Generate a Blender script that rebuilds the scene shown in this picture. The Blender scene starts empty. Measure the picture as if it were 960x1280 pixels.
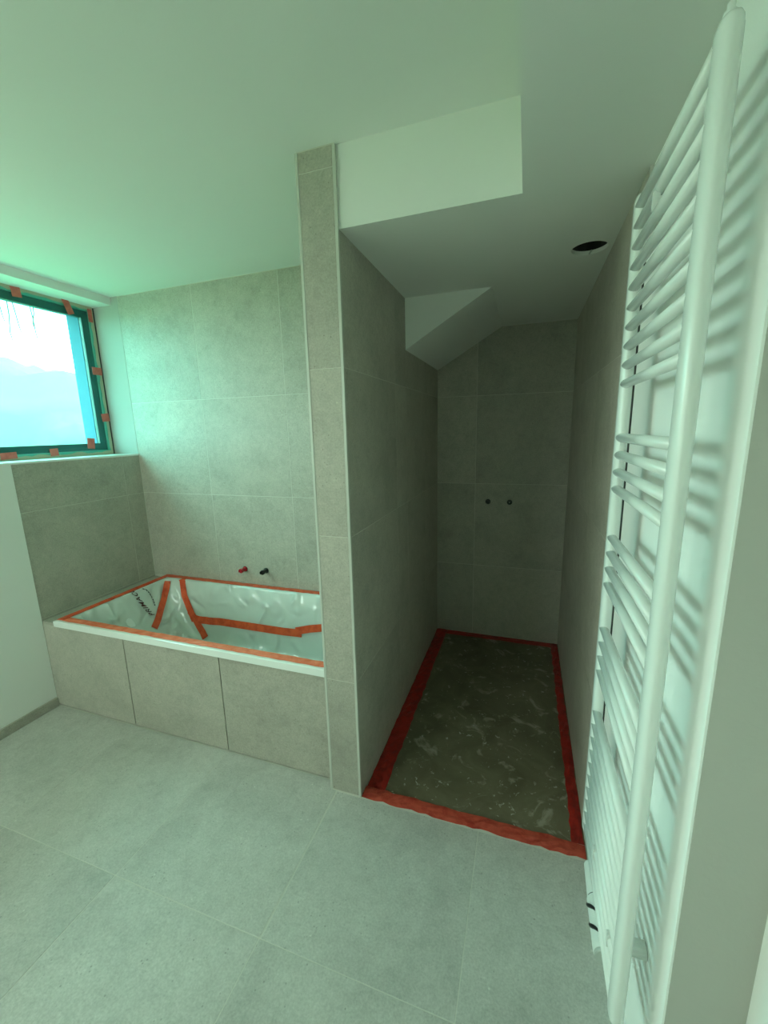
import bpy, bmesh, math, random
from mathutils import Vector, Matrix
random.seed(7)
S = bpy.context.scene
COL = S.collection

# ------------------------------------------------------------------ camera
CAM_LOC = Vector((0.6007, -1.3539, 1.5228))
CAM_ROT = None      # filled below (rows: right, down, forward)
CAM_F = 515.4       # pixels at 960 wide
ROWS = [[0.946557, 0.321669, -0.023647], [0.040962, -0.192609, -0.98042], [-0.319925, 0.927055, -0.195491]]
cam_d = bpy.data.cameras.new('camera')
cam = bpy.data.objects.new('camera', cam_d); COL.objects.link(cam)
r, d, f = [Vector(v) for v in ROWS]
mw = Matrix((r, -d, -f)).transposed().to_4x4(); mw.translation = CAM_LOC
cam.matrix_world = mw
cam_d.sensor_fit = 'HORIZONTAL'; cam_d.sensor_width = 36.0
cam_d.lens = CAM_F / 960.0 * 36.0
cam_d.clip_start = 0.02; cam_d.clip_end = 200
S.camera = cam

# ------------------------------------------------------------------ world, lights, exposure
SKY = (0.83, 1.0, 0.86)
W = bpy.data.worlds.new('overcast_sky'); S.world = W; W.use_nodes = True
bg = W.node_tree.nodes['Background']
bg.inputs['Color'].default_value = (*SKY, 1); bg.inputs['Strength'].default_value = 13.2
pl = bpy.data.lights.new('window_portal', 'AREA'); pl.shape = 'RECTANGLE'
pl.size = 2.25; pl.size_y = 1.0
pl.cycles.is_portal = True
po = bpy.data.objects.new('window_portal', pl); COL.objects.link(po)
po.matrix_world = Matrix(((0, 0, 1, -2.105), (1, 0, 0, -0.30), (0, 1, 0, 1.88), (0, 0, 0, 1))) @ Matrix.Rotation(math.pi, 4, 'X')
pl2 = bpy.data.lights.new('fill_window_portal', 'AREA'); pl2.shape = 'RECTANGLE'; pl2.size = .78; pl2.size_y = 1.45; pl2.cycles.is_portal = True
po2 = bpy.data.objects.new('fill_window_portal', pl2); COL.objects.link(po2)
po2.matrix_world = Matrix.Translation((-1.48, -2.69, 1.55)) @ Matrix.Rotation(math.pi / 2, 4, 'X')  # portal for the added window behind the camera
S.view_settings.view_transform = 'Standard'; S.view_settings.look = 'None'
S.view_settings.gamma = 1.0; S.view_settings.use_curve_mapping = False
S.view_settings.exposure = 0.0
S.cycles.max_bounces = 12; S.cycles.diffuse_bounces = 8; S.cycles.transparent_max_bounces = 12

# ------------------------------------------------------------------ room dimensions (metres)
H = 2.399          # ceiling
XL = -1.914        # left wall, tile face
YB = 0.045         # bath front
YK = 0.804         # wall behind the bath, tile face
XR = 0.869         # shower right wall, tile face
XP = 0.878         # plaster beside it
YS = 1.601         # shower back wall, tile face
ZS = 2.162         # dropped ceiling
XD = 0.562         # edge of the dropped ceiling
YREAR = -2.7       # wall behind the camera
XN = 0.995         # right wall beyond the radiator
WL = -1.40          # near end of the window opening
PW = 0.14          # partition width
JZ = [0.533, 1.134, 1.735, 2.336]   # tile courses

# ------------------------------------------------------------------ materials
def new_mat(name):
    m = bpy.data.materials.new(name); m.use_nodes = True
    nt = m.node_tree; b = nt.nodes['Principled BSDF']
    return m, nt, b
def simple(name, col, rough=.5, metal=0., spec=.5, bump=0., bscale=200.):
    m, nt, b = new_mat(name)
    b.inputs['Base Color'].default_value = (*col, 1); b.inputs['Roughness'].default_value = rough
    b.inputs['Metallic'].default_value = metal; b.inputs['Specular IOR Level'].default_value = spec
    if bump:
        g = nt.nodes.new('ShaderNodeNewGeometry'); n = nt.nodes.new('ShaderNodeTexNoise'); n.inputs['Scale'].default_value = bscale
        n.inputs['Detail'].default_value = 4
        k = nt.nodes.new('ShaderNodeBump'); k.inputs['Strength'].default_value = bump; k.inputs['Distance'].default_value = .002
        nt.links.new(g.outputs['Position'], n.inputs['Vector']); nt.links.new(n.outputs['Fac'], k.inputs['Height'])
        nt.links.new(k.outputs['Normal'], b.inputs['Normal'])
    return m
def ramp(nt, src, stops):
    r = nt.nodes.new('ShaderNodeValToRGB'); e = r.color_ramp.elements
    while len(e) < len(stops): e.new(.5)
    for el, (p, c) in zip(e, stops): el.position = p; el.color = (*c, 1)
    nt.links.new(src, r.inputs['Fac']); return r.outputs['Color']
def mix(nt, a, b, fac, mode='MIX'):
    n = nt.nodes.new('ShaderNodeMix'); n.data_type = 'RGBA'; n.blend_type = mode
    for s, v in ((n.inputs[0], fac), (n.inputs[6], a), (n.inputs[7], b)):
        if isinstance(v, (int, float)): s.default_value = v
        elif isinstance(v, tuple): s.default_value = (*v, 1)
        else: nt.links.new(v, s)
    return n.outputs[2]
def noise(nt, vec, scale, detail=4, rough=.55, dist=0.):
    n = nt.nodes.new('ShaderNodeTexNoise'); n.inputs['Scale'].default_value = scale; n.inputs['Detail'].default_value = detail
    n.inputs['Roughness'].default_value = rough; n.inputs['Distortion'].default_value = dist
    nt.links.new(vec, n.inputs['Vector']); return n.outputs['Fac']
def stone(name, base, rough, spec=.35):
    """concrete-look porcelain: clouds, fine grain, small dark pits and pale flecks, shifted per tile"""
    m, nt, b = new_mat(name)
    g = nt.nodes.new('ShaderNodeNewGeometry'); oi = nt.nodes.new('ShaderNodeObjectInfo')
    sc = nt.nodes.new('ShaderNodeVectorMath'); sc.operation = 'SCALE'; sc.inputs[0].default_value = (37., 21., 53.)
    nt.links.new(oi.outputs['Random'], sc.inputs['Scale'])
    ad = nt.nodes.new('ShaderNodeVectorMath'); ad.operation = 'ADD'
    nt.links.new(g.outputs['Position'], ad.inputs[0]); nt.links.new(sc.outputs[0], ad.inputs[1])
    v = ad.outputs[0]
    k = lambda s: tuple(c * s for c in base)
    clouds = ramp(nt, noise(nt, v, 4.5, 8, .66, .3), [(.28, k(.84)), (.5, base), (.74, k(1.10))])
    mott = ramp(nt, noise(nt, v, 30, 5, .7, .8), [(.30, (.86,) * 3), (.5, (1,) * 3), (.70, (1.10,) * 3)])
    clouds = mix(nt, clouds, mott, .8, 'MULTIPLY')
    grain = ramp(nt, noise(nt, v, 150, 3, .7), [(.3, (.78,) * 3), (.7, (1.16,) * 3)])
    c = mix(nt, clouds, grain, .7, 'MULTIPLY')
    vo = nt.nodes.new('ShaderNodeTexVoronoi'); vo.inputs['Scale'].default_value = 60; nt.links.new(v, vo.inputs['Vector'])
    sel = noise(nt, v, 14, 3, .6)
    pit = ramp(nt, vo.outputs['Distance'], [(.10, (1, 1, 1)), (.20, (0, 0, 0))])
    gate = ramp(nt, sel, [(.515, (0, 0, 0)), (.61, (.9, .9, .9))])
    pm = mix(nt, pit, gate, 1., 'MULTIPLY')
    c = mix(nt, c, k(.58), pm)
    vo2 = nt.nodes.new('ShaderNodeTexVoronoi'); vo2.inputs['Scale'].default_value = 34; nt.links.new(v, vo2.inputs['Vector'])
    fl = ramp(nt, vo2.outputs['Distance'], [(.06, (1, 1, 1)), (.14, (0, 0, 0))])
    gate2 = ramp(nt, noise(nt, v, 9, 3, .6), [(.54, (0, 0, 0)), (.64, (.8, .8, .8))])
    c = mix(nt, c, k(1.4), mix(nt, fl, gate2, 1., 'MULTIPLY'))
    tone = nt.nodes.new('ShaderNodeMapRange'); tone.inputs[3].default_value = .94; tone.inputs[4].default_value = 1.06
    nt.links.new(oi.outputs['Random'], tone.inputs[0])
    hs = nt.nodes.new('ShaderNodeHueSaturation'); nt.links.new(tone.outputs[0], hs.inputs['Value']); nt.links.new(c, hs.inputs['Color'])
    nt.links.new(hs.outputs['Color'], b.inputs['Base Color'])
    b.inputs['Specular IOR Level'].default_value = spec
    rr = nt.nodes.new('ShaderNodeMapRange'); rr.inputs[3].default_value = rough - .08; rr.inputs[4].default_value = rough + .1
    nt.links.new(noise(nt, v, 12), rr.inputs[0]); nt.links.new(rr.outputs[0], b.inputs['Roughness'])
    bp = nt.nodes.new('ShaderNodeBump'); bp.inputs['Strength'].default_value = .25; bp.inputs['Distance'].default_value = .001
    nt.links.new(noise(nt, v, 120, 4, .65), bp.inputs['Height']); nt.links.new(bp.outputs['Normal'], b.inputs['Normal'])
    return m
def screed_mat():
    m, nt, b = new_mat('raw_screed')
    g = nt.nodes.new('ShaderNodeNewGeometry'); v = g.outputs['Position']
    c = ramp(nt, noise(nt, v, 5, 7, .62, .8), [(.3, (.115, .098, .058)), (.55, (.165, .142, .09)), (.75, (.22, .198, .135))])
    blot = ramp(nt, noise(nt, v, 8, 5, .6, 1.2), [(.57, (0, 0, 0)), (.66, (.8,) * 3)])
    c = mix(nt, c, (.36, .33, .26), blot)
    sp = ramp(nt, noise(nt, v, 38, 3, .6, .5), [(.64, (0, 0, 0)), (.71, (1,) * 3)])
    c = mix(nt, c, (.46, .44, .38), sp)
    nt.links.new(c, b.inputs['Base Color']); b.inputs['Roughness'].default_value = .8
    bp = nt.nodes.new('ShaderNodeBump'); bp.inputs['Strength'].default_value = .4; bp.inputs['Distance'].default_value = .004
    nt.links.new(noise(nt, v, 30, 6, .65), bp.inputs['Height']); nt.links.new(bp.outputs['Normal'], b.inputs['Normal'])
    return m
def tape_mat(name, col, dark, rough=.38):
    m, nt, b = new_mat(name)
    g = nt.nodes.new('ShaderNodeNewGeometry'); v = g.outputs['Position']
    c = ramp(nt, noise(nt, v, 22, 5, .6, .4), [(.34, dark), (.55, col), (.8, tuple(min(1, x * 1.15) for x in col))])
    nt.links.new(c, b.inputs['Base Color']); b.inputs['Roughness'].default_value = rough
    bp = nt.nodes.new('ShaderNodeBump'); bp.inputs['Strength'].default_value = .5; bp.inputs['Distance'].default_value = .004
    nt.links.new(noise(nt, v, 45, 4, .6, .6), bp.inputs['Height']); nt.links.new(bp.outputs['Normal'], b.inputs['Normal'])
    return m
def clear_mat(name, tint, gloss=.06, rough=.08, milky=0., milk=(.8, .8, .8)):
    m = bpy.data.materials.new(name); m.use_nodes = True; nt = m.node_tree; nt.nodes.clear()
    o = nt.nodes.new('ShaderNodeOutputMaterial'); t = nt.nodes.new('ShaderNodeBsdfTransparent'); t.inputs[0].default_value = (*tint, 1)
    p = nt.nodes.new('ShaderNodeBsdfGlossy'); p.inputs['Roughness'].default_value = rough
    x = nt.nodes.new('ShaderNodeMixShader'); x.inputs[0].default_value = gloss
    nt.links.new(t.outputs[0], x.inputs[1]); nt.links.new(p.outputs[0], x.inputs[2]); last = x
    if milky:
        q = nt.nodes.new('ShaderNodeBsdfPrincipled'); q.inputs['Base Color'].default_value = (*milk, 1); q.inputs['Roughness'].default_value = .2
        g = nt.nodes.new('ShaderNodeNewGeometry'); bp = nt.nodes.new('ShaderNodeBump'); bp.inputs['Strength'].default_value = 1.; bp.inputs['Distance'].default_value = .04
        nz_ = nt.nodes.new('ShaderNodeTexNoise'); nz_.noise_type = 'RIDGED_MULTIFRACTAL'; nz_.inputs['Scale'].default_value = 8; nz_.inputs['Detail'].default_value = 3; nz_.inputs['Distortion'].default_value = .6
        nt.links.new(g.outputs['Position'], nz_.inputs['Vector']); nt.links.new(nz_.outputs['Fac'], bp.inputs['Height']); nt.links.new(bp.outputs['Normal'], q.inputs['Normal']); nt.links.new(bp.outputs['Normal'], p.inputs['Normal'])
        y = nt.nodes.new('ShaderNodeMixShader'); y.inputs[0].default_value = milky
        nt.links.new(x.outputs[0], y.inputs[1]); nt.links.new(q.outputs[0], y.inputs[2]); last = y
    nt.links.new(last.outputs[0], o.inputs['Surface']); return m

TILE = stone('greige_tile', (.43, .40, .345), .46)
FTILE = stone('floor_tile', (.50, .485, .455), .44, .5)
GROUT = simple('pale_grout', (.60, .58, .52), .85, bump=.2)
DARKJ = simple('open_joint', (.03, .03, .028), .9, bump=.2)
PAINT = simple('white_wall_paint', (.80, .80, .77), .75, spec=.25, bump=.12, bscale=320)
PAINT_SHADE = simple('shaded_return_paint', (.50, .48, .44), .85, spec=.2, bump=.3, bscale=90)  # darker wall colour for the return; its weaker light is put into the paint
PAINT_DIM = simple('dimmed_reveal_paint', (.40, .39, .36), .85, spec=.2, bump=.2, bscale=120)  # white reveal paint darkened in colour to offset strong window light
PAINT_LIT = simple('lit_wall_paint', (.88, .88, .86), .6, spec=.3, bump=.12, bscale=320)  # brighter copy of the wall paint; window light put into its colour
CEILP = simple('white_ceiling_paint', (.78, .78, .75), .8, spec=.2, bump=.12, bscale=320)
EDGE = simple('edge_profile', (.54, .54, .49), .35, bump=.1)
BLACKE = simple('black_profile', (.02, .022, .02), .5, bump=.1)
SCREED = screed_mat()
SILL = simple('white_sill', (.82, .82, .80), .35, bump=.05)
ENAMEL = simple('white_enamel', (.82, .83, .81), .12, bump=.02)
RADW = simple('white_radiator_lacquer', (.80, .82, .80), .22, bump=.03)
RADP = simple('white_plastic', (.76, .78, .76), .35, bump=.04)
GREYP = simple('grey_plastic', (.45, .48, .45), .45, bump=.04)
BLACKP = simple('black_plastic', (.012, .013, .012), .3, bump=.04)
REDP = simple('red_plastic', (.42, .012, .02), .22, bump=.04)
CHROME = simple('chrome', (.7, .7, .7), .15, 1., bump=.02)
HOLE = simple('cavity_shade', (.008, .008, .007), .9, bump=.2)  # near-black, the shade inside the recess is put into the colour
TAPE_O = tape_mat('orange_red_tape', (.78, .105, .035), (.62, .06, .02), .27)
TAPE_SHEEN = tape_mat('orange_red_tape_sheen', (.90, .21, .11), (.80, .14, .06), .27)  # lighter copy of the rim tape, window sheen painted into the colour
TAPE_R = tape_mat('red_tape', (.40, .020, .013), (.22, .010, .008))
TAPE_P = tape_mat('orange_tape_patch', (.66, .13, .10), (.52, .09, .07))
FILM = clear_mat('clear_masking_sheet', (.86, .90, .87), [.12][0], .12, .70, (.78, .80, .77))
PRINT = simple('dark_red_print', (.055, .006, .008), .5, bump=.05)
PRINT2 = simple('black_print', (.02, .03, .022), .5, bump=.05)
WFILM = clear_mat('green_window_film', (.32, .95, 1.0), .05, .1)
GLASS = clear_mat('window_glass', (.95, .98, .97), .05, .02)
WFRAME = simple('pale_window_frame', (.50, .45, .33), .5, bump=.05)
WSASH = simple('dark_sash', (.05, .10, .085), .4, bump=.05)
LEAF = simple('pale_hedge_leaf', (.24, .30, .27), .7, bump=.1)
BARK = simple('twig_bark', (.06, .05, .04), .8, bump=.2)
LAWN = simple('lawn_green', (.20, .30, .14), .9, bump=.4, bscale=30)
RENDER_ = simple('outside_render', (.10, .20, .30), .8, bump=.2)

# ------------------------------------------------------------------ helpers
def link(name, bm, mat, parent=None, kind=None, smooth=False, origin=None):
    if origin is None and parent is None: origin = Vector((0, 0, 0))
    base = Vector(origin) if origin is not None else Vector(parent.matrix_basis.translation)
    me = bpy.data.meshes.new(name)
    bmesh.ops.recalc_face_normals(bm, faces=bm.faces)
    bmesh.ops.translate(bm, verts=bm.verts, vec=-base)
    bm.to_mesh(me); bm.free()
    me.materials.append(mat)
    if smooth:
        for p in me.polygons: p.use_smooth = True
    o = bpy.data.objects.new(name, me); COL.objects.link(o)
    o.location = base
    if parent is not None:
        o.parent = parent; o.location = base - wloc(parent)
    if kind: o['kind'] = kind
    return o
def wloc(o):
    v = Vector(o.matrix_basis.translation)
    while o.parent: o = o.parent; v += Vector(o.matrix_basis.translation)
    return v
def tag(o, label, cat, group=None, kind=None):
    o['label'] = label; o['category'] = cat
    if group: o['group'] = group
    if kind: o['kind'] = kind
    return o
def thing(name, label, cat, loc, group=None):
    e = bpy.data.objects.new(name, None); COL.objects.link(e); e.location = loc; e.empty_display_size = .05
    return tag(e, label, cat, group)
def BM(): return bmesh.new()
def box(bm, x0, x1, y0, y1, z0, z1, bev=0.):
    vs = [bm.verts.new((x, y, z)) for x in (x0, x1) for y in (y0, y1) for z in (z0, z1)]
    fs = [bm.faces.new([vs[i] for i in q]) for q in ((0, 1, 3, 2), (4, 6, 7, 5), (0, 4, 5, 1), (2, 3, 7, 6), (0, 2, 6, 4), (1, 5, 7, 3))]
    if bev:
        es = {e for f_ in fs for e in f_.edges}
        bmesh.ops.bevel(bm, geom=list(es), offset=bev, segments=2, affect='EDGES', profile=.7)
    return bm
def poly(bm, pts): return bm.faces.new([bm.verts.new(p) for p in pts])
def frame_of(ax):
    ax = Vector(ax).normalized(); t = Vector((0, 0, 1)) if abs(ax.z) < .9 else Vector((1, 0, 0))
    u = ax.cross(t).normalized(); return u, ax.cross(u).normalized()
def lathe(bm, p, axis, prof, n=20):
    """profile [(distance along axis, radius)] turned about the axis; both ends closed"""
    p = Vector(p); ax = Vector(axis).normalized(); u, v = frame_of(ax)
    rings = [[bm.verts.new(p + ax * h + (u * math.cos(2 * math.pi * i / n) + v * math.sin(2 * math.pi * i / n)) * r_) for i in range(n)] for h, r_ in prof]
    for a, b in zip(rings, rings[1:]):
        for i in range(n): bm.faces.new((a[i], a[(i + 1) % n], b[(i + 1) % n], b[i]))
    bm.faces.new(rings[0][::-1]); bm.faces.new(rings[-1]); return bm
def tube(bm, pts, r_, n=10):
    pts = [Vector(p) for p in pts]; rings = []
    for i, p in enumerate(pts):
        t = pts[min(i + 1, len(pts) - 1)] - pts[max(i - 1, 0)]; u, v = frame_of(t)
        rings.append([bm.verts.new(p + (u * math.cos(2 * math.pi * k / n) + v * math.sin(2 * math.pi * k / n)) * (r_ if not isinstance(r_, (list, tuple)) else r_[i])) for k in range(n)])
    for a, b in zip(rings, rings[1:]):
        for k in range(n): bm.faces.new((a[k], a[(k + 1) % n], b[(k + 1) % n], b[k]))
    bm.faces.new(rings[0][::-1]); bm.faces.new(rings[-1]); return bm
def inset(pts, d_):
    """inset a convex CCW 2-D polygon by d_"""
    n = len(pts); out = []
    for i in range(n):
        p0, p1, p2 = [Vector(pts[j % n]) for j in (i - 1, i, i + 1)]
        e1 = (p1 - p0).normalized(); e2 = (p2 - p1).normalized()
        n1 = Vector((-e1.y, e1.x)); n2 = Vector((-e2.y, e2.x))
        k = d_ / (1 + n1.dot(n2)); out.append(p1 + (n1 + n2) * k)
    return out
def clip(pts, a, b, c):
    """keep a*u+b*v<=c"""
    out = []; n = len(pts)
    for i in range(n):
        p, q = pts[i], pts[(i + 1) % n]; fp = a * p[0] + b * p[1] - c; fq = a * q[0] + b * q[1] - c
        if fp <= 0: out.append(p)
        if fp * fq < 0: t = fp / (fp - fq); out.append((p[0] + (q[0] - p[0]) * t, p[1] + (q[1] - p[1]) * t))
    return out
def tiles(parent, mat, O, U, V, us, vs, gap=.0025, thick=.008, cut=None):
    """tiles whose faces lie on the plane O+u*U+v*V; each one is an object of its own"""
    O, U, V = Vector(O), Vector(U), Vector(V); N = U.cross(V)
    for u0, u1 in zip(us, us[1:]):
        for v0, v1 in zip(vs, vs[1:]):
            p = [(u0, v0), (u1, v0), (u1, v1), (u0, v1)]
            for h in (cut or []): p = clip(p, *h)
            if len(p) < 3: continue
            a = inset(p, gap / 2); b = inset(p, gap / 2 + .0007)
            dz = random.uniform(-.0002, .0002)
            bm = BM(); rings = []
            for ring, h in ((a, -thick), (a, -.0006 + dz), (b, dz)):
                rings.append([bm.verts.new(O + U * q.x + V * q.y + N * h) for q in ring])
            n = len(p)
            for r0, r1 in zip(rings, rings[1:]):
                for i in range(n): bm.faces.new((r0[i], r0[(i + 1) % n], r1[(i + 1) % n], r1[i]))
            bm.faces.new(rings[-1]); bm.faces.new(rings[0][::-1])
            cen = O + U * (sum(q[0] for q in p) / n) + V * (sum(q[1] for q in p) / n)
            link('tile', bm, mat, parent, origin=cen)
def struct(name, bm, mat): return link(name, bm, mat, kind='structure')
def slab_tape(bm, x0, x1, y0, y1, z, th=.0012, n=None, amp=.0012, seed=0, edge=.002):
    """a strip of tape lying flat with ragged edges and small bubbles"""
    rnd = random.Random(seed); L = max(x1 - x0, y1 - y0); alongx = (x1 - x0) >= (y1 - y0)
    n = n or max(8, int(L / .03)); m_ = 5; top = []; bot = []
    for i in range(n + 1):
        e0, e1 = rnd.uniform(-edge, edge), rnd.uniform(-edge, edge); rt, rb = [], []
        for j in range(m_):
            s, t = i / n, j / (m_ - 1)
            if alongx: x = x0 + s * (x1 - x0); y = y0 + e0 + t * (y1 + e1 - y0 - e0)
            else: y = y0 + s * (y1 - y0); x = x0 + e0 + t * (x1 + e1 - x0 - e0)
            zz = z + th + (abs(rnd.gauss(0, amp)) if 0 < j < m_ - 1 else 0)
            rt.append(bm.verts.new((x, y, zz))); rb.append(bm.verts.new((x, y, z)))
        top.append(rt); bot.append(rb)
    for i in range(n):
        for j in range(m_ - 1):
            bm.faces.new((top[i][j], top[i + 1][j], top[i + 1][j + 1], top[i][j + 1]))
            bm.faces.new((bot[i][j], bot[i][j + 1], bot[i + 1][j + 1], bot[i + 1][j]))
        for j in (0, m_ - 1): bm.faces.new((top[i][j], bot[i][j], bot[i + 1][j], top[i + 1][j]))
    for i in (0, n):
        for j in range(m_ - 1): bm.faces.new((top[i][j], top[i][j + 1], bot[i][j + 1], bot[i][j]))
    return bm

# ------------------------------------------------------------------ floor
G = .0007          # grout lies this far under the tile face
fl = BM(); box(fl, -2.4, 1.3, YREAR - .1, -G * 0 + .06, -.12, -G); box(fl, -2.4, 0, .06, YK + .15, -.12, -.02)
floor = struct('floor', fl, GROUT)
gx = [XL + .6 * k for k in range(5)]; gx[0] = XL
gy = [YREAR, -2.355, -1.755, -1.155, -.555, .0]
tiles(floor, FTILE, (0, 0, 0), (1, 0, 0), (0, 1, 0), gx[:4] + [-PW + .03], [-.555, YB - .002])
tiles(floor, FTILE, (0, 0, 0), (1, 0, 0), (0, 1, 0), gx[:4] + [gx[3] + .6, XP], [-1.155, -.555])
tiles(floor, FTILE, (0, 0, 0), (1, 0, 0), (0, 1, 0), [-PW + .03, gx[3] + .6, XP], [-.555, -.002])
tiles(floor, FTILE, (0, 0, 0), (1, 0, 0), (0, 1, 0), gx[:4] + [gx[3] + .6, XN], [YREAR, -2.355, -1.755, -1.155])
sf = BM(); box(sf, 0, XR + .01, .06, YS + .01, -.12, -.012)
screed = struct('floor_shower', sf, SCREED)

# ------------------------------------------------------------------ walls
TK = .008
def backing(face): return face - G
# wall behind the bath
b = BM(); box(b, XL - .3, -PW + .02, YK + G, YK + .18, -.1, H + .1)
wall_back = struct('wall_back', b, GROUT)
ux = [XL, XL + .583, XL + 1.183, -PW]
tiles(wall_back, TILE, (0, YK, 0), (1, 0, 0), (0, 0, 1), ux, [.0, JZ[0], JZ[1], JZ[2], H - .001])
# painted reveal beside the window, flush with the tiles
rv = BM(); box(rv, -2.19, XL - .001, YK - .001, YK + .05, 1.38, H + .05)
struct('trim_reveal', rv, PAINT_DIM)
# left wall: tiled above the bath, painted in front
b = BM(); box(b, XL - .28, XL - G, YB, YK + .1, -.1, 1.392)
wall_left = struct('wall_left', b, GROUT)
tiles(wall_left, TILE, (XL, 0, 0), (0, 1, 0), (0, 0, 1), [YB, .675, YK - .002], [.0, JZ[0], JZ[1], 1.392])
b = BM(); box(b, XL - .28, XL + .002, YREAR, YB, -.1, 1.392); box(b, XL - .28, XL + .002, YREAR, WL, 1.392, H + .05)
struct('wall_left_front', b, PAINT)
b = BM(); box(b, -2.20, -1.975, WL, YK + .05, 2.352, H + .05)
struct('wall_left_lintel', b, PAINT)
b = BM(); box(b, XL, XL + .014, YREAR, YB - .002, 0, .052, .002)
struct('baseboard_left', b, TILE)
b = BM(); box(b, -2.20, XL + .004, WL, YK - .001, 1.390, 1.402, .002)
struct('trim_sill', b, SILL)
# partition between bath and shower
b = BM(); box(b, -PW + G, -G, G, YS + .15, -.1, H + .05)
part = struct('wall_partition', b, GROUT)
EP = .009
tiles(part, TILE, (0, 0, 0), (1, 0, 0), (0, 0, 1), [-PW + EP, -EP], [.004] + JZ + [H - .002])
sy = [.004 + EP * 0, .6, 1.2, YS]
tiles(part, TILE, (0, 0, 0), (0, 1, 0), (0, 0, 1), [.004, .6, .786], [-.01] + JZ[:3] + [ZS], thick=.006)
tiles(part, TILE, (0, 0, 0), (0, 1, 0), (0, 0, 1), [.786, 1.2, YS], [-.01] + JZ[:3] + [1.919], thick=.006)
tiles(part, TILE, (-PW, 0, 0), (0, -1, 0), (0, 0, 1), [-YK, -.6, -.014], [.0] + JZ + [H - .002], thick=.006)
for x0, x1 in ((-PW - .001, -PW + EP), (-EP, .001)):
    b = BM(); box(b, x0, x1, -.0015, EP, .002, H - .002, .001)
    link('edge_profile', b, EDGE, part)
# shower back wall
b = BM(); box(b, -.02, XR + .2, YS + G, YS + .15, -.1, H)
wsb = struct('wall_shower_back', b, GROUT)
SL = (2.162 - 1.919) / .42
tiles(wsb, TILE, (0, YS, 0), (1, 0, 0), (0, 0, 1), [0, .27, XR], [-.01] + JZ[:3] + [ZS], cut=[(-SL, 1, 1.919)])
# right wall: shower tiles, then plaster behind the radiator, then a return to the wall beyond
b = BM(); box(b, XR + G, XR + .2, .0, YS + .15, -.1, ZS + .05)
wr = struct('wall_right', b, GROUT)
tiles(wr, TILE, (XR, 0, 0), (0, -1, 0), (0, 0, 1), [-YS, -1.2, -.6, -.002], [-.01] + JZ[:3] + [ZS])
b = BM(); box(b, XR - .0005, XR + .012, -.0045, .001, 0, 1.95, 0)
link('edge_profile', b, BLACKE, wr)
b = BM(); box(b, XP, 1.3, -.672, -.004, -.1, ZS + .05, .003)
wrr = struct('wall_right_radiator', b, PAINT_LIT)
b = BM(); box(b, XP + .004, XN + .01, -.6728, -.668, 0, ZS); link('shaded_face', b, PAINT_SHADE, wrr)
b = BM(); box(b, XN, 1.3, YREAR, -.670, -.1, ZS + .05)
struct('wall_right_near', b, PAINT)
q_fill = (-1.84, -1.12, .85, 2.25)  # opening for the added fill window
b = BM(); q = q_fill
box(b, -2.4, q[0], YREAR - .12, YREAR, -.1, H + .1); box(b, q[1], 1.3, YREAR - .12, YREAR, -.1, H + .1)
box(b, q[0], q[1], YREAR - .12, YREAR, -.1, q[2]); box(b, q[0], q[1], YREAR - .12, YREAR, q[3], H + .1)
struct('wall_rear', b, PAINT)

# ------------------------------------------------------------------ ceiling, dropped ceiling, sloped stair soffit
b = BM(); box(b, -2.45, 1.3, YREAR - .1, YK + .3, H, H + .12)
struct('ceiling', b, CEILP)
HX, HY, HR = .792, .49, .062
def drop():
    bm = BM(); z = ZS
    xs = (HX - .075, HX + .075); ys_ = (HY - .09, HY + .09)
    YF = .011
    def rect(x0, x1, y0, y1): poly(bm, [(x0, y0, z), (x0, y1, z), (x1, y1, z), (x1, y0, z)])
    rect(0 - .02, xs[0], YF, YS + .1); rect(xs[1], XR + .1, YF, YS + .1); rect(xs[0], xs[1], YF, ys_[0]); rect(xs[0], xs[1], ys_[1], YS + .1)
    rect(XD, 1.2, YREAR, YF)
    n = 40; sq, ci, up = [], [], []
    for i in range(n):
        a = 2 * math.pi * i / n; c_, s_ = math.cos(a), math.sin(a)
        k = min(.075 / abs(c_) if abs(c_) > 1e-6 else 9, .09 / abs(s_) if abs(s_) > 1e-6 else 9)
        sq.append(bm.verts.new((HX + c_ * k, HY + s_ * k, z))); ci.append(bm.verts.new((HX + c_ * HR, HY + s_ * HR, z))); up.append(bm.verts.new((HX + c_ * HR, HY + s_ * HR, z + .014)))
    for i in range(n):
        j = (i + 1) % n; bm.faces.new((sq[i], sq[j], ci[j], ci[i])); bm.faces.new((ci[i], ci[j], up[j], up[i]))
    for sx in (-1, 1):
        for sy_ in (-1, 1):
            # corners of the cell, between the polygon and the square
            best = sorted(sq, key=lambda v: (v.co.x - (HX + sx * .075)) ** 2 + (v.co.y - (HY + sy_ * .09)) ** 2)[:2]
            bm.faces.new((best[0], best[1], bm.verts.new((HX + sx * .075, HY + sy_ * .09, z))))
    # upright faces
    poly(bm, [(-.02, YF, z), (XD, YF, z), (XD, YF, H + .02), (-.02, YF, H + .02)])
    poly(bm, [(XD, YF, z), (XD, YREAR, z), (XD, YREAR, H + .02), (XD, YF, H + .02)])
    return bm
dr = struct('ceiling_drop', drop(), CEILP)
b = BM(); lathe(b, (HX, HY, ZS + .012), (0, 0, 1), [(0, HR + .02), (.16, HR + .02)], 32)
bmesh.ops.delete(b, geom=[f_ for f_ in b.faces if abs(f_.calc_center_median().z - (ZS + .012)) < .001], context='FACES')
link('downlight_cavity', b, HOLE, dr)
b = BM(); tube(b, [(HX + .014, HY + .059, ZS + .012), (HX + .010, HY + .054, ZS + .006), (HX + .006, HY + .051, ZS - .001)], .0035, 8)
link('cable_end', b, GREYP, dr)
b = BM()
pa = [(-.01, 1.913), (.42, ZS + .0), (.42, ZS + .03), (-.01, ZS + .03)]
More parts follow.
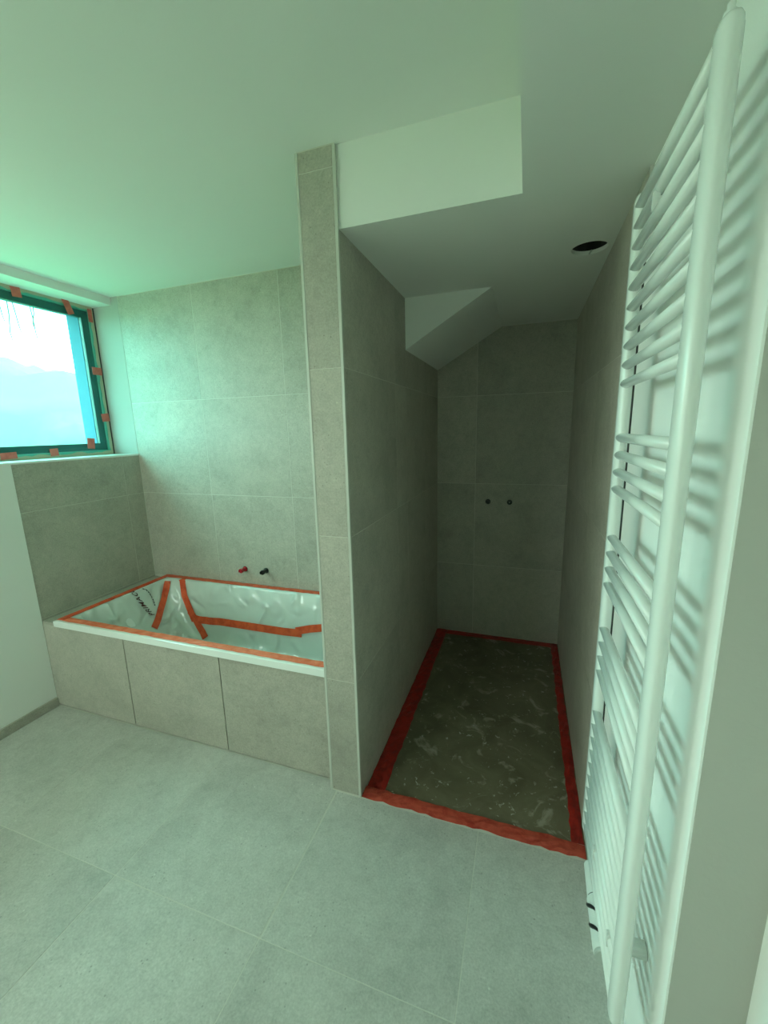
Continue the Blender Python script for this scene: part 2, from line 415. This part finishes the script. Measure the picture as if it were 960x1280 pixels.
fr = [b.verts.new((x, .783, z)) for x, z in pa]; bk = [b.verts.new((x, YS + .01, z)) for x, z in pa]
b.faces.new(fr); b.faces.new(bk[::-1])
for i in range(4): b.faces.new((fr[i], fr[(i + 1) % 4], bk[(i + 1) % 4], bk[i]))
struct('ceiling_slope', b, CEILP)

# ------------------------------------------------------------------ window
WX = -2.13; WY0, WY1 = WL + .005, .792; WM = -.33; WZ0, WZ1 = 1.403, 2.352
def ring_frame(x0, x1, y0, y1, z0, z1, wd):
    bm = BM()
    box(bm, x0, x1, y0, y1, z0, z0 + wd); box(bm, x0, x1, y0, y1, z1 - wd, z1)
    box(bm, x0, x1, y0, y0 + wd, z0 + wd, z1 - wd); box(bm, x0, x1, y1 - wd, y1, z0 + wd, z1 - wd)
    return bm
win = struct('window_1', ring_frame(WX - .06, WX, WY0, WY1, WZ0, WZ1, .030), WFRAME)
b = BM(); box(b, WX - .058, WX - .002, WM - .02, WM + .02, WZ0 + .03, WZ1 - .03); link('mullion', b, WFRAME, win)
for y0, y1 in ((WY0 + .031, WM - .021), (WM + .021, WY1 - .031)):
    sf_ = link('sash_frame', ring_frame(WX - .036, WX - .012, y0, y1, WZ0 + .031, WZ1 - .031, .045), WSASH, win)
    b = BM(); box(b, WX - .030, WX - .025, y0 + .046, y1 - .046, WZ0 + .077, WZ1 - .077)
    link('pane', b, GLASS, sf_)
b = BM(); box(b, WX - .05, WX - .002, WY1 + .0005, YK - .0015, WZ0, WZ1 - .002)
link('gap_seal', b, BLACKE, win)
# outside face of the wall: jambs, head and sill seen through the pane
b = BM()
box(b, -2.27, -2.167, WY1 - .078, WY1 + .25, 1.2, 2.6); box(b, -2.27, -2.195, WY0 - .25, WY0 + .06, 1.2, 2.6)
box(b, -2.27, -2.195, WY0, WY1, 2.30, 2.6); box(b, -2.27, -2.195, WY0, WY1, 1.2, 1.455)
struct('wall_outside', b, RENDER_)
b = BM(); q0, q1, q2, q3 = q_fill
box(b, q0, q1, YREAR - .10, YREAR - .05, q2, q2 + .05); box(b, q0, q1, YREAR - .10, YREAR - .05, q3 - .05, q3)
box(b, q0, q0 + .05, YREAR - .10, YREAR - .05, q2 + .05, q3 - .05); box(b, q1 - .05, q1, YREAR - .10, YREAR - .05, q2 + .05, q3 - .05)
w2 = struct('added_fill_window', b, SILL)  # unseen window added behind the camera to fill camera-facing surfaces with light
b = BM(); box(b, q0 + .05, q1 - .05, YREAR - .08, YREAR - .074, q2 + .05, q3 - .05); link('pane', b, GLASS, w2)
# green protective film taped over the window
pf = thing('protective_film', 'green translucent protective film taped over the window with orange patches', 'film', (WX + .003, .23, WZ0 + .01))
b = BM(); rnd = random.Random(3); ny, nz = 34, 26; grid = []
FY0, FY1, FZ0, FZ1 = WM - .01, WY1 - .022, WZ0 + .02, WZ1 - .02
for i in range(ny + 1):
    row = []
    for j in range(nz + 1):
        y = FY0 + (FY1 - FY0) * i / ny; z = FZ0 + (FZ1 - FZ0) * j / nz
        e = min(i, ny - i, j, nz - j)
        if i == 0 or i == ny: y += rnd.uniform(-.006, .006)
        if j == 0 or j == nz: z += rnd.uniform(-.006, .006)
        row.append(b.verts.new((WX + .003 + (.004 * (1 + math.sin(7 * y + 5 * z) * math.sin(9 * z - 4 * y)) if e else 0), y, z)))
    grid.append(row)
for i in range(ny):
    for j in range(nz): b.faces.new((grid[i][j], grid[i + 1][j], grid[i + 1][j + 1], grid[i][j + 1]))
link('film_sheet', b, WFILM, pf, smooth=True)
for y, z, hy, hz, rot in ((.347, 2.322, .024, .026, .1), (.625, 2.318, .020, .045, .35), (.762, 2.295, .014, .040, 0), (.752, 1.949, .032, .024, 0), (.762, 1.649, .026, .026, .1),
                          (.634, 1.480, .024, .034, -.1), (.398, 1.436, .024, .022, .05), (.159, 1.430, .040, .018, .05), (-.1, 2.32, .024, .026, 0), (-.15, 1.436, .026, .022, 0)):
    bm = BM(); c_, s_ = math.cos(rot), math.sin(rot); q = []
    for sx in (.012, .0135):
        for a, d_ in ((-1, -1), (1, -1), (1, 1), (-1, 1)):
            q.append(bm.verts.new((WX + sx, y + a * hy * c_ - d_ * hz * s_, z + a * hy * s_ + d_ * hz * c_)))
    for i in range(4): bm.faces.new((q[i], q[(i + 1) % 4], q[4 + (i + 1) % 4], q[4 + i]))
    bm.faces.new(q[4:]); bm.faces.new(q[:4][::-1])
    link('tape_patch', bm, TAPE_P, pf)

# ------------------------------------------------------------------ outdoors
b = BM(); box(b, -60, -2.42, -40, 50, -.3, 0.)
struct('ground_outside', b, LAWN)
def hedge(name, loc, rx, ry, rz, seed, label):
    rnd = random.Random(seed); bm = BM(); bmesh.ops.create_icosphere(bm, subdivisions=4, radius=1)
    ph = [(Vector((rnd.gauss(0, 1), rnd.gauss(0, 1), rnd.gauss(0, 1))) * rnd.uniform(2, 9), rnd.uniform(0, 6)) for _ in range(14)]
    for v in bm.verts:
        n = v.co.copy(); s = 1 + sum(.035 * math.sin(k.dot(n) + p) for k, p in ph)
        v.co = Vector((n.x * rx * s, n.y * ry * s, max(0, (n.z * .5 + .5) * rz * s))) + Vector(loc)
    return tag(link(name, bm, LEAF, origin=loc, smooth=True), label, 'shrub', 'shrubs outside the window')
hedge('garden_shrub', (-9.0, 4.3, 0), 1.6, 2.3, 2.7, 1, 'pale low shrub outside the window beside the dark twigs')
hedge('garden_shrub', (-11.0, 10.0, 0), 1.7, 2.2, 3.5, 2, 'pale tall shrub outside the window near its taped right edge')
hedge('garden_shrub', (-12.5, 1.8, 0), 2.0, 3.0, 3.2, 3, 'pale broad shrub far outside behind the window film')

tr = thing('bare_tree', 'thin bare tree with hanging twigs outside the window', 'tree', (-7.0, 2.3, 0))
b = BM(); tube(b, [(-7, 2.3, 0), (-7.02, 2.33, 1.5), (-6.98, 2.4, 3.0), (-7, 2.5, 4.4)], [.06, .05, .04, .02], 8); link('trunk', b, BARK, tr)
b = BM(); tube(b, [(-7, 2.42, 3.4), (-7, 2.9, 3.62), (-7, 3.4, 3.70), (-7, 3.9, 3.66)], [.02, .016, .012, .006], 6); bn = link('branch', b, BARK, tr)
for y, z, dz, dy in ((3.25, 3.66, .70, -.03), (3.31, 3.68, .55, .05), (3.56, 3.69, .66, .03), (3.62, 3.69, .48, -.05), (3.12, 3.65, .4, .04)):
    b = BM(); tube(b, [(-7, y, z), (-7.02, y + dy * .4 + .02, z - dz * .4), (-6.99, y + dy - .01, z - dz * .75), (-7, y + dy + .02, z - dz)], [.010, .009, .007, .004], 5); link('twig', b, BARK, bn)

# ------------------------------------------------------------------ bathtub
TX0, TX1, TY0, TY1, TZ = -1.795, -PW - .003, .030, YK - .002, .545
def basin(x, y):
    v = 1.
    for d_ in ((x + 1.735) / .42, (-.20 - x) / .20, (y - .095) / .10, (.735 - y) / .11):
        d_ = min(1, max(0, d_)); v *= (1 - (1 - d_) ** 2.4)
    return TZ - .40 * v
SEAMS = (
    ([(-1.705, .715), (-1.685, .657), (-1.651, .582), (-1.62, .521), (-1.599, .47)], .042, .0035),
    ([(-1.606, .745), (-1.569, .713), (-1.527, .700), (-1.477, .685)], .046, .0035),
    ([(-1.519, .696), (-1.466, .687), (-1.405, .671), (-1.375, .658)], .046, .005),
    ([(-1.485, .689), (-1.389, .694), (-1.279, .696), (-1.119, .696), (-.936, .696), (-.789, .696), (-.66, .697)], .048, .006),
    ([(-.70, .699), (-.605, .704), (-.523, .707), (-.40, .708), (-.29, .706)], .046, .008))
def slack(x, y):
    """0 under the seam tapes, where the sheet is taut, 1 away from them"""
    best = 9.
    for pts, _, _ in SEAMS:
        for (x0, y0), (x1, y1) in zip(pts, pts[1:]):
            dx, dy = x1 - x0, y1 - y0; t = min(1, max(0, ((x - x0) * dx + (y - y0) * dy) / (dx * dx + dy * dy)))
            best = min(best, math.hypot(x - x0 - dx * t, (y - y0 - dy * t)))
    best = min(best, max(0., math.hypot((x + 1.68) * .9, y - .50) - .06))     # flat where the print is
    t = min(1, max(0, (best - .022) / .05)); return t * t * (3 - 2 * t)
def film(x, y):
    rdg = lambda t: 1 - abs(math.sin(t))
    w = .007 * rdg(9 * x + 6 * y + 1.3 * math.sin(5 * x)) ** 4 * 2 + .012 * rdg(7 * x - 11 * y + math.sin(9 * y + 3 * x)) ** 6 + .004 * math.sin(23 * x + 9 * y) * math.sin(31 * y - 7 * x) + .003 * math.sin(57 * x - 40 * y + 2)
    a = math.atan2(y - .78, x + 1.62); r_ = math.hypot(y - .78, x + 1.62)
    w += .014 * math.sin(a * 20) * min(1, r_ * 3) * math.exp(-((r_ - .35) / .3) ** 2)
    h = basin(x, y); k = min(1, max(0, (TZ - h) / .03))
    return h + .006 * k + .0012 + .004 * k + w * k * slack(x, y)
def heightfield(bm, fn, x0, x1, y0, y1, nx, ny):
    g = [[bm.verts.new((x0 + (x1 - x0) * i / nx, y0 + (y1 - y0) * j / ny, fn(x0 + (x1 - x0) * i / nx, y0 + (y1 - y0) * j / ny))) for j in range(ny + 1)] for i in range(nx + 1)]
    for i in range(nx):
        for j in range(ny): bm.faces.new((g[i][j], g[i + 1][j], g[i + 1][j + 1], g[i][j + 1]))
    return g
tub = thing('bathtub', 'white built-in bathtub set in tiled apron below the window', 'bathtub', (-.97, .42, .0))
b = BM(); g = heightfield(b, basin, TX0, TX1, TY0, TY1, 110, 64)
per = [g[i][0] for i in range(111)] + [g[110][j] for j in range(1, 65)] + [g[i][64] for i in range(109, -1, -1)] + [g[0][j] for j in range(63, 0, -1)]
low = [b.verts.new(v.co - Vector((0, 0, .031))) for v in per]
for i in range(len(per)): j = (i + 1) % len(per); b.faces.new((per[i], low[i], low[j], per[j]))
link('tub_shell', b, ENAMEL, tub, smooth=False)
for p in tub.children[0].data.polygons: p.use_smooth = abs(p.normal.z) > .05 and p.center.z + 0 < TZ + 1
# tiled apron and ledge under the rim
ap = thing('bath_apron', 'grey tiled apron panel fronting the bathtub', 'bath panel', (-1.03, YB, 0))
b = BM(); box(b, XL + .001, -PW - .001, YB + .008, YB + .03, .001, .505)
link('backing_board', b, DARKJ, ap)
tiles(ap, TILE, (0, YB, 0), (1, 0, 0), (0, 0, 1), [XL + .001, XL + .6, XL + 1.2, -PW - .002], [.004, .512], gap=.005, thick=.0078)
b = BM(); box(b, XL + .002, TX0 - .001, YB + .002, YK - .002, .506, .522, .001)
link('ledge_tile', b, TILE, ap)

# masking sheet, its tape strips and its print
ms = thing('masking_sheet', 'clear plastic masking sheet with red tape lining the bathtub', 'plastic sheet', (-.97, .42, TZ))
b = BM(); heightfield(b, film, -1.765, -.165, .066, .775, 150, 84)
link('plastic_sheet', b, FILM, ms, smooth=True)
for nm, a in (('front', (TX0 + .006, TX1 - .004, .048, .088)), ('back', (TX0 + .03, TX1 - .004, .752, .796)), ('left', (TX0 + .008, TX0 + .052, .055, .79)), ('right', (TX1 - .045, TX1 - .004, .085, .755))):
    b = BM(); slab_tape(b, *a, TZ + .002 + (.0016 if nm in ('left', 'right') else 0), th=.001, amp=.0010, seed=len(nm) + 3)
    link('rim_tape', b, TAPE_SHEEN if nm == 'front' else TAPE_O, ms)
def surf(x, y): return Vector((x, y, basin(x, y) + .0145 * min(1, max(0, (TZ - basin(x, y)) / .03))))
def snorm(x, y):
    e = .004; n = Vector(((basin(x - e, y) - basin(x + e, y)) / (2 * e), (basin(x, y - e) - basin(x, y + e)) / (2 * e), 1)); return n.normalized()
def walk(x, y, side, s):
    k = 5
    for _ in range(k):
        n = snorm(x, y); sd = (side - n * side.dot(n)).normalized(); x += sd.x * s / k; y += sd.y * s / k
    return x, y
def film_tape(pts, width, off=.0035, name='seam_tape'):
    P = []
    for (x0, y0), (x1, y1) in zip(pts, pts[1:]):
        for i in range(4): P.append((x0 + (x1 - x0) * i / 4, y0 + (y1 - y0) * i / 4))
    P.append(pts[-1]); bm = BM(); rows = []
    for i, (x, y) in enumerate(P):
        a, c_ = P[max(0, i - 1)], P[min(len(P) - 1, i + 1)]
        t = (surf(*c_) - surf(*a)).normalized(); side = snorm(x, y).cross(t).normalized(); row = []
        for k in (-1, -.5, 0, .5, 1):
            q = walk(x, y, side, k * width / 2) if k else (x, y)
            row.append(bm.verts.new(surf(*q) + snorm(*q) * off))
        rows.append(row)
    for a, c_ in zip(rows, rows[1:]):
        for k in range(4): bm.faces.new((a[k], a[k + 1], c_[k + 1], c_[k]))
    o = link(name, bm, TAPE_O, ms); md = o.modifiers.new('thickness', 'SOLIDIFY'); md.thickness = .0008
    return o
for pts, wd, off in SEAMS: film_tape(pts, wd, off)
def film_text(body, size, p0, dirv, upv, bend, mat, name):
    cu = bpy.data.curves.new(name, 'FONT'); cu.body = body; cu.size = size; cu.offset = size * .012; cu.space_character = 1.08; cu.resolution_u = 3
    to = bpy.data.objects.new(name, cu); COL.objects.link(to)
    bpy.context.view_layer.update()
    me = bpy.data.meshes.new_from_object(to.evaluated_get(bpy.context.evaluated_depsgraph_get()))
    bpy.data.objects.remove(to); bpy.data.curves.remove(cu)
    bm = BM(); bm.from_mesh(me); bpy.data.meshes.remove(me)
    bmesh.ops.subdivide_edges(bm, edges=[e for e in bm.edges if e.calc_length() > size * .15], cuts=2)
    D, U_ = Vector(dirv), Vector(upv); L = max(v.co.x for v in bm.verts)
    for v in bm.verts:
        u, w = v.co.x, v.co.y + bend * 4 * (v.co.x / L) * (1 - v.co.x / L)
        q = Vector(p0) + D * u + U_ * w; n = snorm(q.x, q.y)
        v.co = surf(q.x, q.y) + n * .004
    return link(name, bm, mat, ms)
film_text('PRIMACO', .066, (-1.640, .524), (-.36, -.15), (-.12, -.66), .010, PRINT, 'print')

def stroke(p, q, amp, n, mat):
    bm = BM(); L = Vector(q) - Vector(p); N_ = Vector((-L.y, L.x)); rows = []
    for i in range(n + 1):
        c_ = Vector(p) + L * (i / n) + N_ * amp * math.sin(i * 1.9) * (1 + .5 * math.sin(i * .7))
        wv = .0022 + .0012 * math.sin(i * 1.3)
        rows.append([bm.verts.new(surf(*(c_ + N_.normalized() * k)) + snorm(c_.x, c_.y) * .003) for k in (-wv, wv)])
    for a, c_ in zip(rows, rows[1:]): bm.faces.new((a[0], a[1], c_[1], c_[0]))
    return link('print', bm, mat, ms)
stroke((-1.668, .556), (-1.690, .566), .06, 12, PRINT2); stroke((-1.694, .566), (-1.716, .561), .10, 12, PRINT2); stroke((-1.718, .558), (-1.734, .535), .03, 8, PRINT2)

# ------------------------------------------------------------------ pipe plugs
def plug(x, y, z, mat, label, cat_group, ln=.05):
    t = thing('pipe_plug', label, 'pipe plug', (x, y, z), cat_group)
    b = BM(); lathe(b, (x, y, z), (0, -1, 0), [(0, .017), (.006, .017), (.010, .0165), (.012, .0135), (.016, .013)], 18); link('collar', b, mat, t)
    b = BM(); lathe(b, (x, y, z), (0, -1, 0), [(.015, .0115), (ln - .014, .0115), (ln - .012, .0155), (ln - .002, .0155), (ln, .0135)], 18); link('cap', b, mat, t)
    for s in (-1, 1):
        b = BM(); box(b, x + s * .010 - .0025, x + s * .010 + .0025, y - ln - .006, y - ln + .004, z - .008, z + .008, .001); link('grip', b, mat, t)
    b = BM(); lathe(b, (x, y, z), (0, -1, 0), [(.002, .0185), (.004, .0185)], 18); link('gasket', b, BLACKP, t)
    return t
plug(-1.121, YK, .645, REDP, 'red plastic pipe plug in the wall above the bathtub', 'pipe plugs above the bathtub')
plug(-.959, YK, .648, BLACKP, 'black plastic pipe plug in the wall above the bathtub', 'pipe plugs above the bathtub')
def stub(x, label, mat2):
    t = thing('pipe_stub', label, 'pipe stub', (x, YS, 1.008), 'pipe stubs in the shower')
    b = BM(); lathe(b, (x, YS, 1.008), (0, -1, 0), [(-.004, .018), (.003, .018), (.004, .015), (.010, .0145)], 18); link('collar', b, BLACKP, t)
    b = BM(); lathe(b, (x, YS, 1.008), (0, -1, 0), [(.009, .010), (.022, .010), (.024, .008)], 14); cp = link('cap', b, BLACKP, t)
    b = BM(); lathe(b, (x, YS, 1.010), (0, -1, 0), [(.023, .0035), (.026, .0035)], 10); link('cap_pin', b, mat2, cp)
stub(.361, 'plain black pipe stub in the dark shower back wall', BLACKP)
stub(.507, 'black pipe stub with grey cap in the dark shower back wall', GREYP)

# ------------------------------------------------------------------ shower floor tape
TAPE_F = tape_mat('dusty_red_tape', (.52, .075, .045), (.36, .030, .018), .5)
def floor_tape(a, z, label, seed, mat=TAPE_R):
    b = BM(); slab_tape(b, *a, z, th=.0015, amp=.0022, seed=seed, edge=.004)
    return tag(link('masking_tape', b, mat, origin=((a[0] + a[1]) / 2, (a[2] + a[3]) / 2, z)), label, 'tape', 'red tape around the shower floor')
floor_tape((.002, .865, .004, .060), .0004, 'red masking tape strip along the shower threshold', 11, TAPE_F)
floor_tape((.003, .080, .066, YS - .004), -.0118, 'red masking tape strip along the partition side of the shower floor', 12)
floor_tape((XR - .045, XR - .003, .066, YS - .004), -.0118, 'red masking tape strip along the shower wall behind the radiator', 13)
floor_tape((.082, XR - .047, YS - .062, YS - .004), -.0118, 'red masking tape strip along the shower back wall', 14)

# ------------------------------------------------------------------ towel radiator
RX = .8190; RYF, RYN = -.200, -.622; RZ0, RZ1 = .337, 2.014
rad = thing('towel_radiator', 'tall white ladder towel radiator mounted on the white wall beside the shower', 'radiator', (RX, (RYF + RYN) / 2, RZ0))
def rail(y):
    bm = BM(); n = 24; rings = []
    for z, k in ((RZ0, .55), (RZ0 + .003, .80), (RZ0 + .009, .95), (RZ0 + .016, 1), (RZ1 - .016, 1), (RZ1 - .009, .95), (RZ1 - .003, .80), (RZ1, .55)):
        rg = []
        for i in range(n):
            a = 2 * math.pi * i / n; c_, s_ = math.cos(a), math.sin(a)
            sq = lambda t: math.copysign(abs(t) ** .8, t)
            rg.append(bm.verts.new((RX + sq(c_) * .0138 * k, y + sq(s_) * .0230 * k, z)))
        rings.append(rg)
    for a, c_ in zip(rings, rings[1:]):
        for i in range(n): bm.faces.new((a[i], a[(i + 1) % n], c_[(i + 1) % n], c_[i]))
    bm.faces.new(rings[0][::-1]); bm.faces.new(rings[-1]); return bm
for y in (RYF, RYN): link('rail', rail(y), RADW, rad, smooth=True)
idx = list(range(0, 10)) + list(range(12, 16)) + list(range(18, 22)) + list(range(24, 28)) + list(range(30, 40))
bar0 = None
for i in idx:
    z = 1.990 - .0416 * i
    if bar0 is None:
        b = BM(); tube(b, [(RX - .003, RYF - .006, z), (RX - .003, RYN + .006, z)], .0106, 14)
        bar0 = link('bar', b, RADW, rad, smooth=True); z0 = z
    else:
        o = bar0.copy(); COL.objects.link(o); o.parent = rad; o.location = bar0.location + Vector((0, 0, z - z0))
for y, z in ((RYF - .17, 1.9276), (RYN + .06, .4507), (RYF - .17, .4507)):
    b = BM(); lathe(b, (RX - .004, y, z), (1, 0, 0), [(0, .0075), (.016, .0075), (.0165, .016), (XP - RX + .0035, .016)], 18)
    br = link('bracket', b, RADP, rad)
    b = BM(); box(b, RX - .0145, RX - .003, y - .006, y + .006, z - .016, z + .016, .002); link('clip', b, RADP, br)
b = BM(); lathe(b, (RX, RYN, RZ1), (0, 0, 1), [(-.001, .008), (.006, .008), (.007, .0045), (.016, .0045)], 12); link('vent_plug', b, RADP, rad)
# thermostatic valve lying under the bottom bar
vy0, vy1, vx, vz = -.245, -.475, .832, .268
b = BM(); lathe(b, (vx, vy0, vz), (0, -1, 0), [(0, .017), (.004, .022), (.09, .0245), (.094, .0235), (.097, .0235), (.10, .0265), (.215, .0275), (.222, .0265)], 28)
vh = link('valve_head', b, RADP, rad, smooth=False)
b = BM(); lathe(b, (vx, vy0 - .222, vz), (0, -1, 0), [(0, .0255), (.006, .025), (.008, .0225)], 28); link('end_cap', b, GREYP, vh)
b = BM(); lathe(b, (vx, vy0 - .0945, vz), (0, -1, 0), [(0, .0238), (.0018, .0238)], 28); link('seam_ring', b, BLACKP, vh)
for k in (0, 1):
    b = BM(); pts = []
    for i in range(13):
        t = i / 12; a = math.radians(150 - 36 * math.sin((t - .5) * 3.0)); yy = vy0 - .108 - k * .048 - .040 * t
        pts.append((vx + math.cos(a) * .0272, yy, vz + math.sin(a) * .0272))
    tube(b, pts, [.0006 + .0042 * math.sin(math.pi * i / 12) for i in range(13)], 8); link('swirl_mark', b, BLACKP, vh)
for y in (-.262, -.30):
    b = BM(); tube(b, [(vx, y, vz), (vx, y, RZ0 + .02)], .009, 12); link('valve_stem', b, RADP, rad)
b = BM(); lathe(b, (vx, -.28, vz), (1, 0, 0), [(0, .012), (XP - vx - .006, .012), (XP - vx - .0055, .022), (XP - vx - .0005, .022)], 18); link('wall_connection', b, RADP, rad)
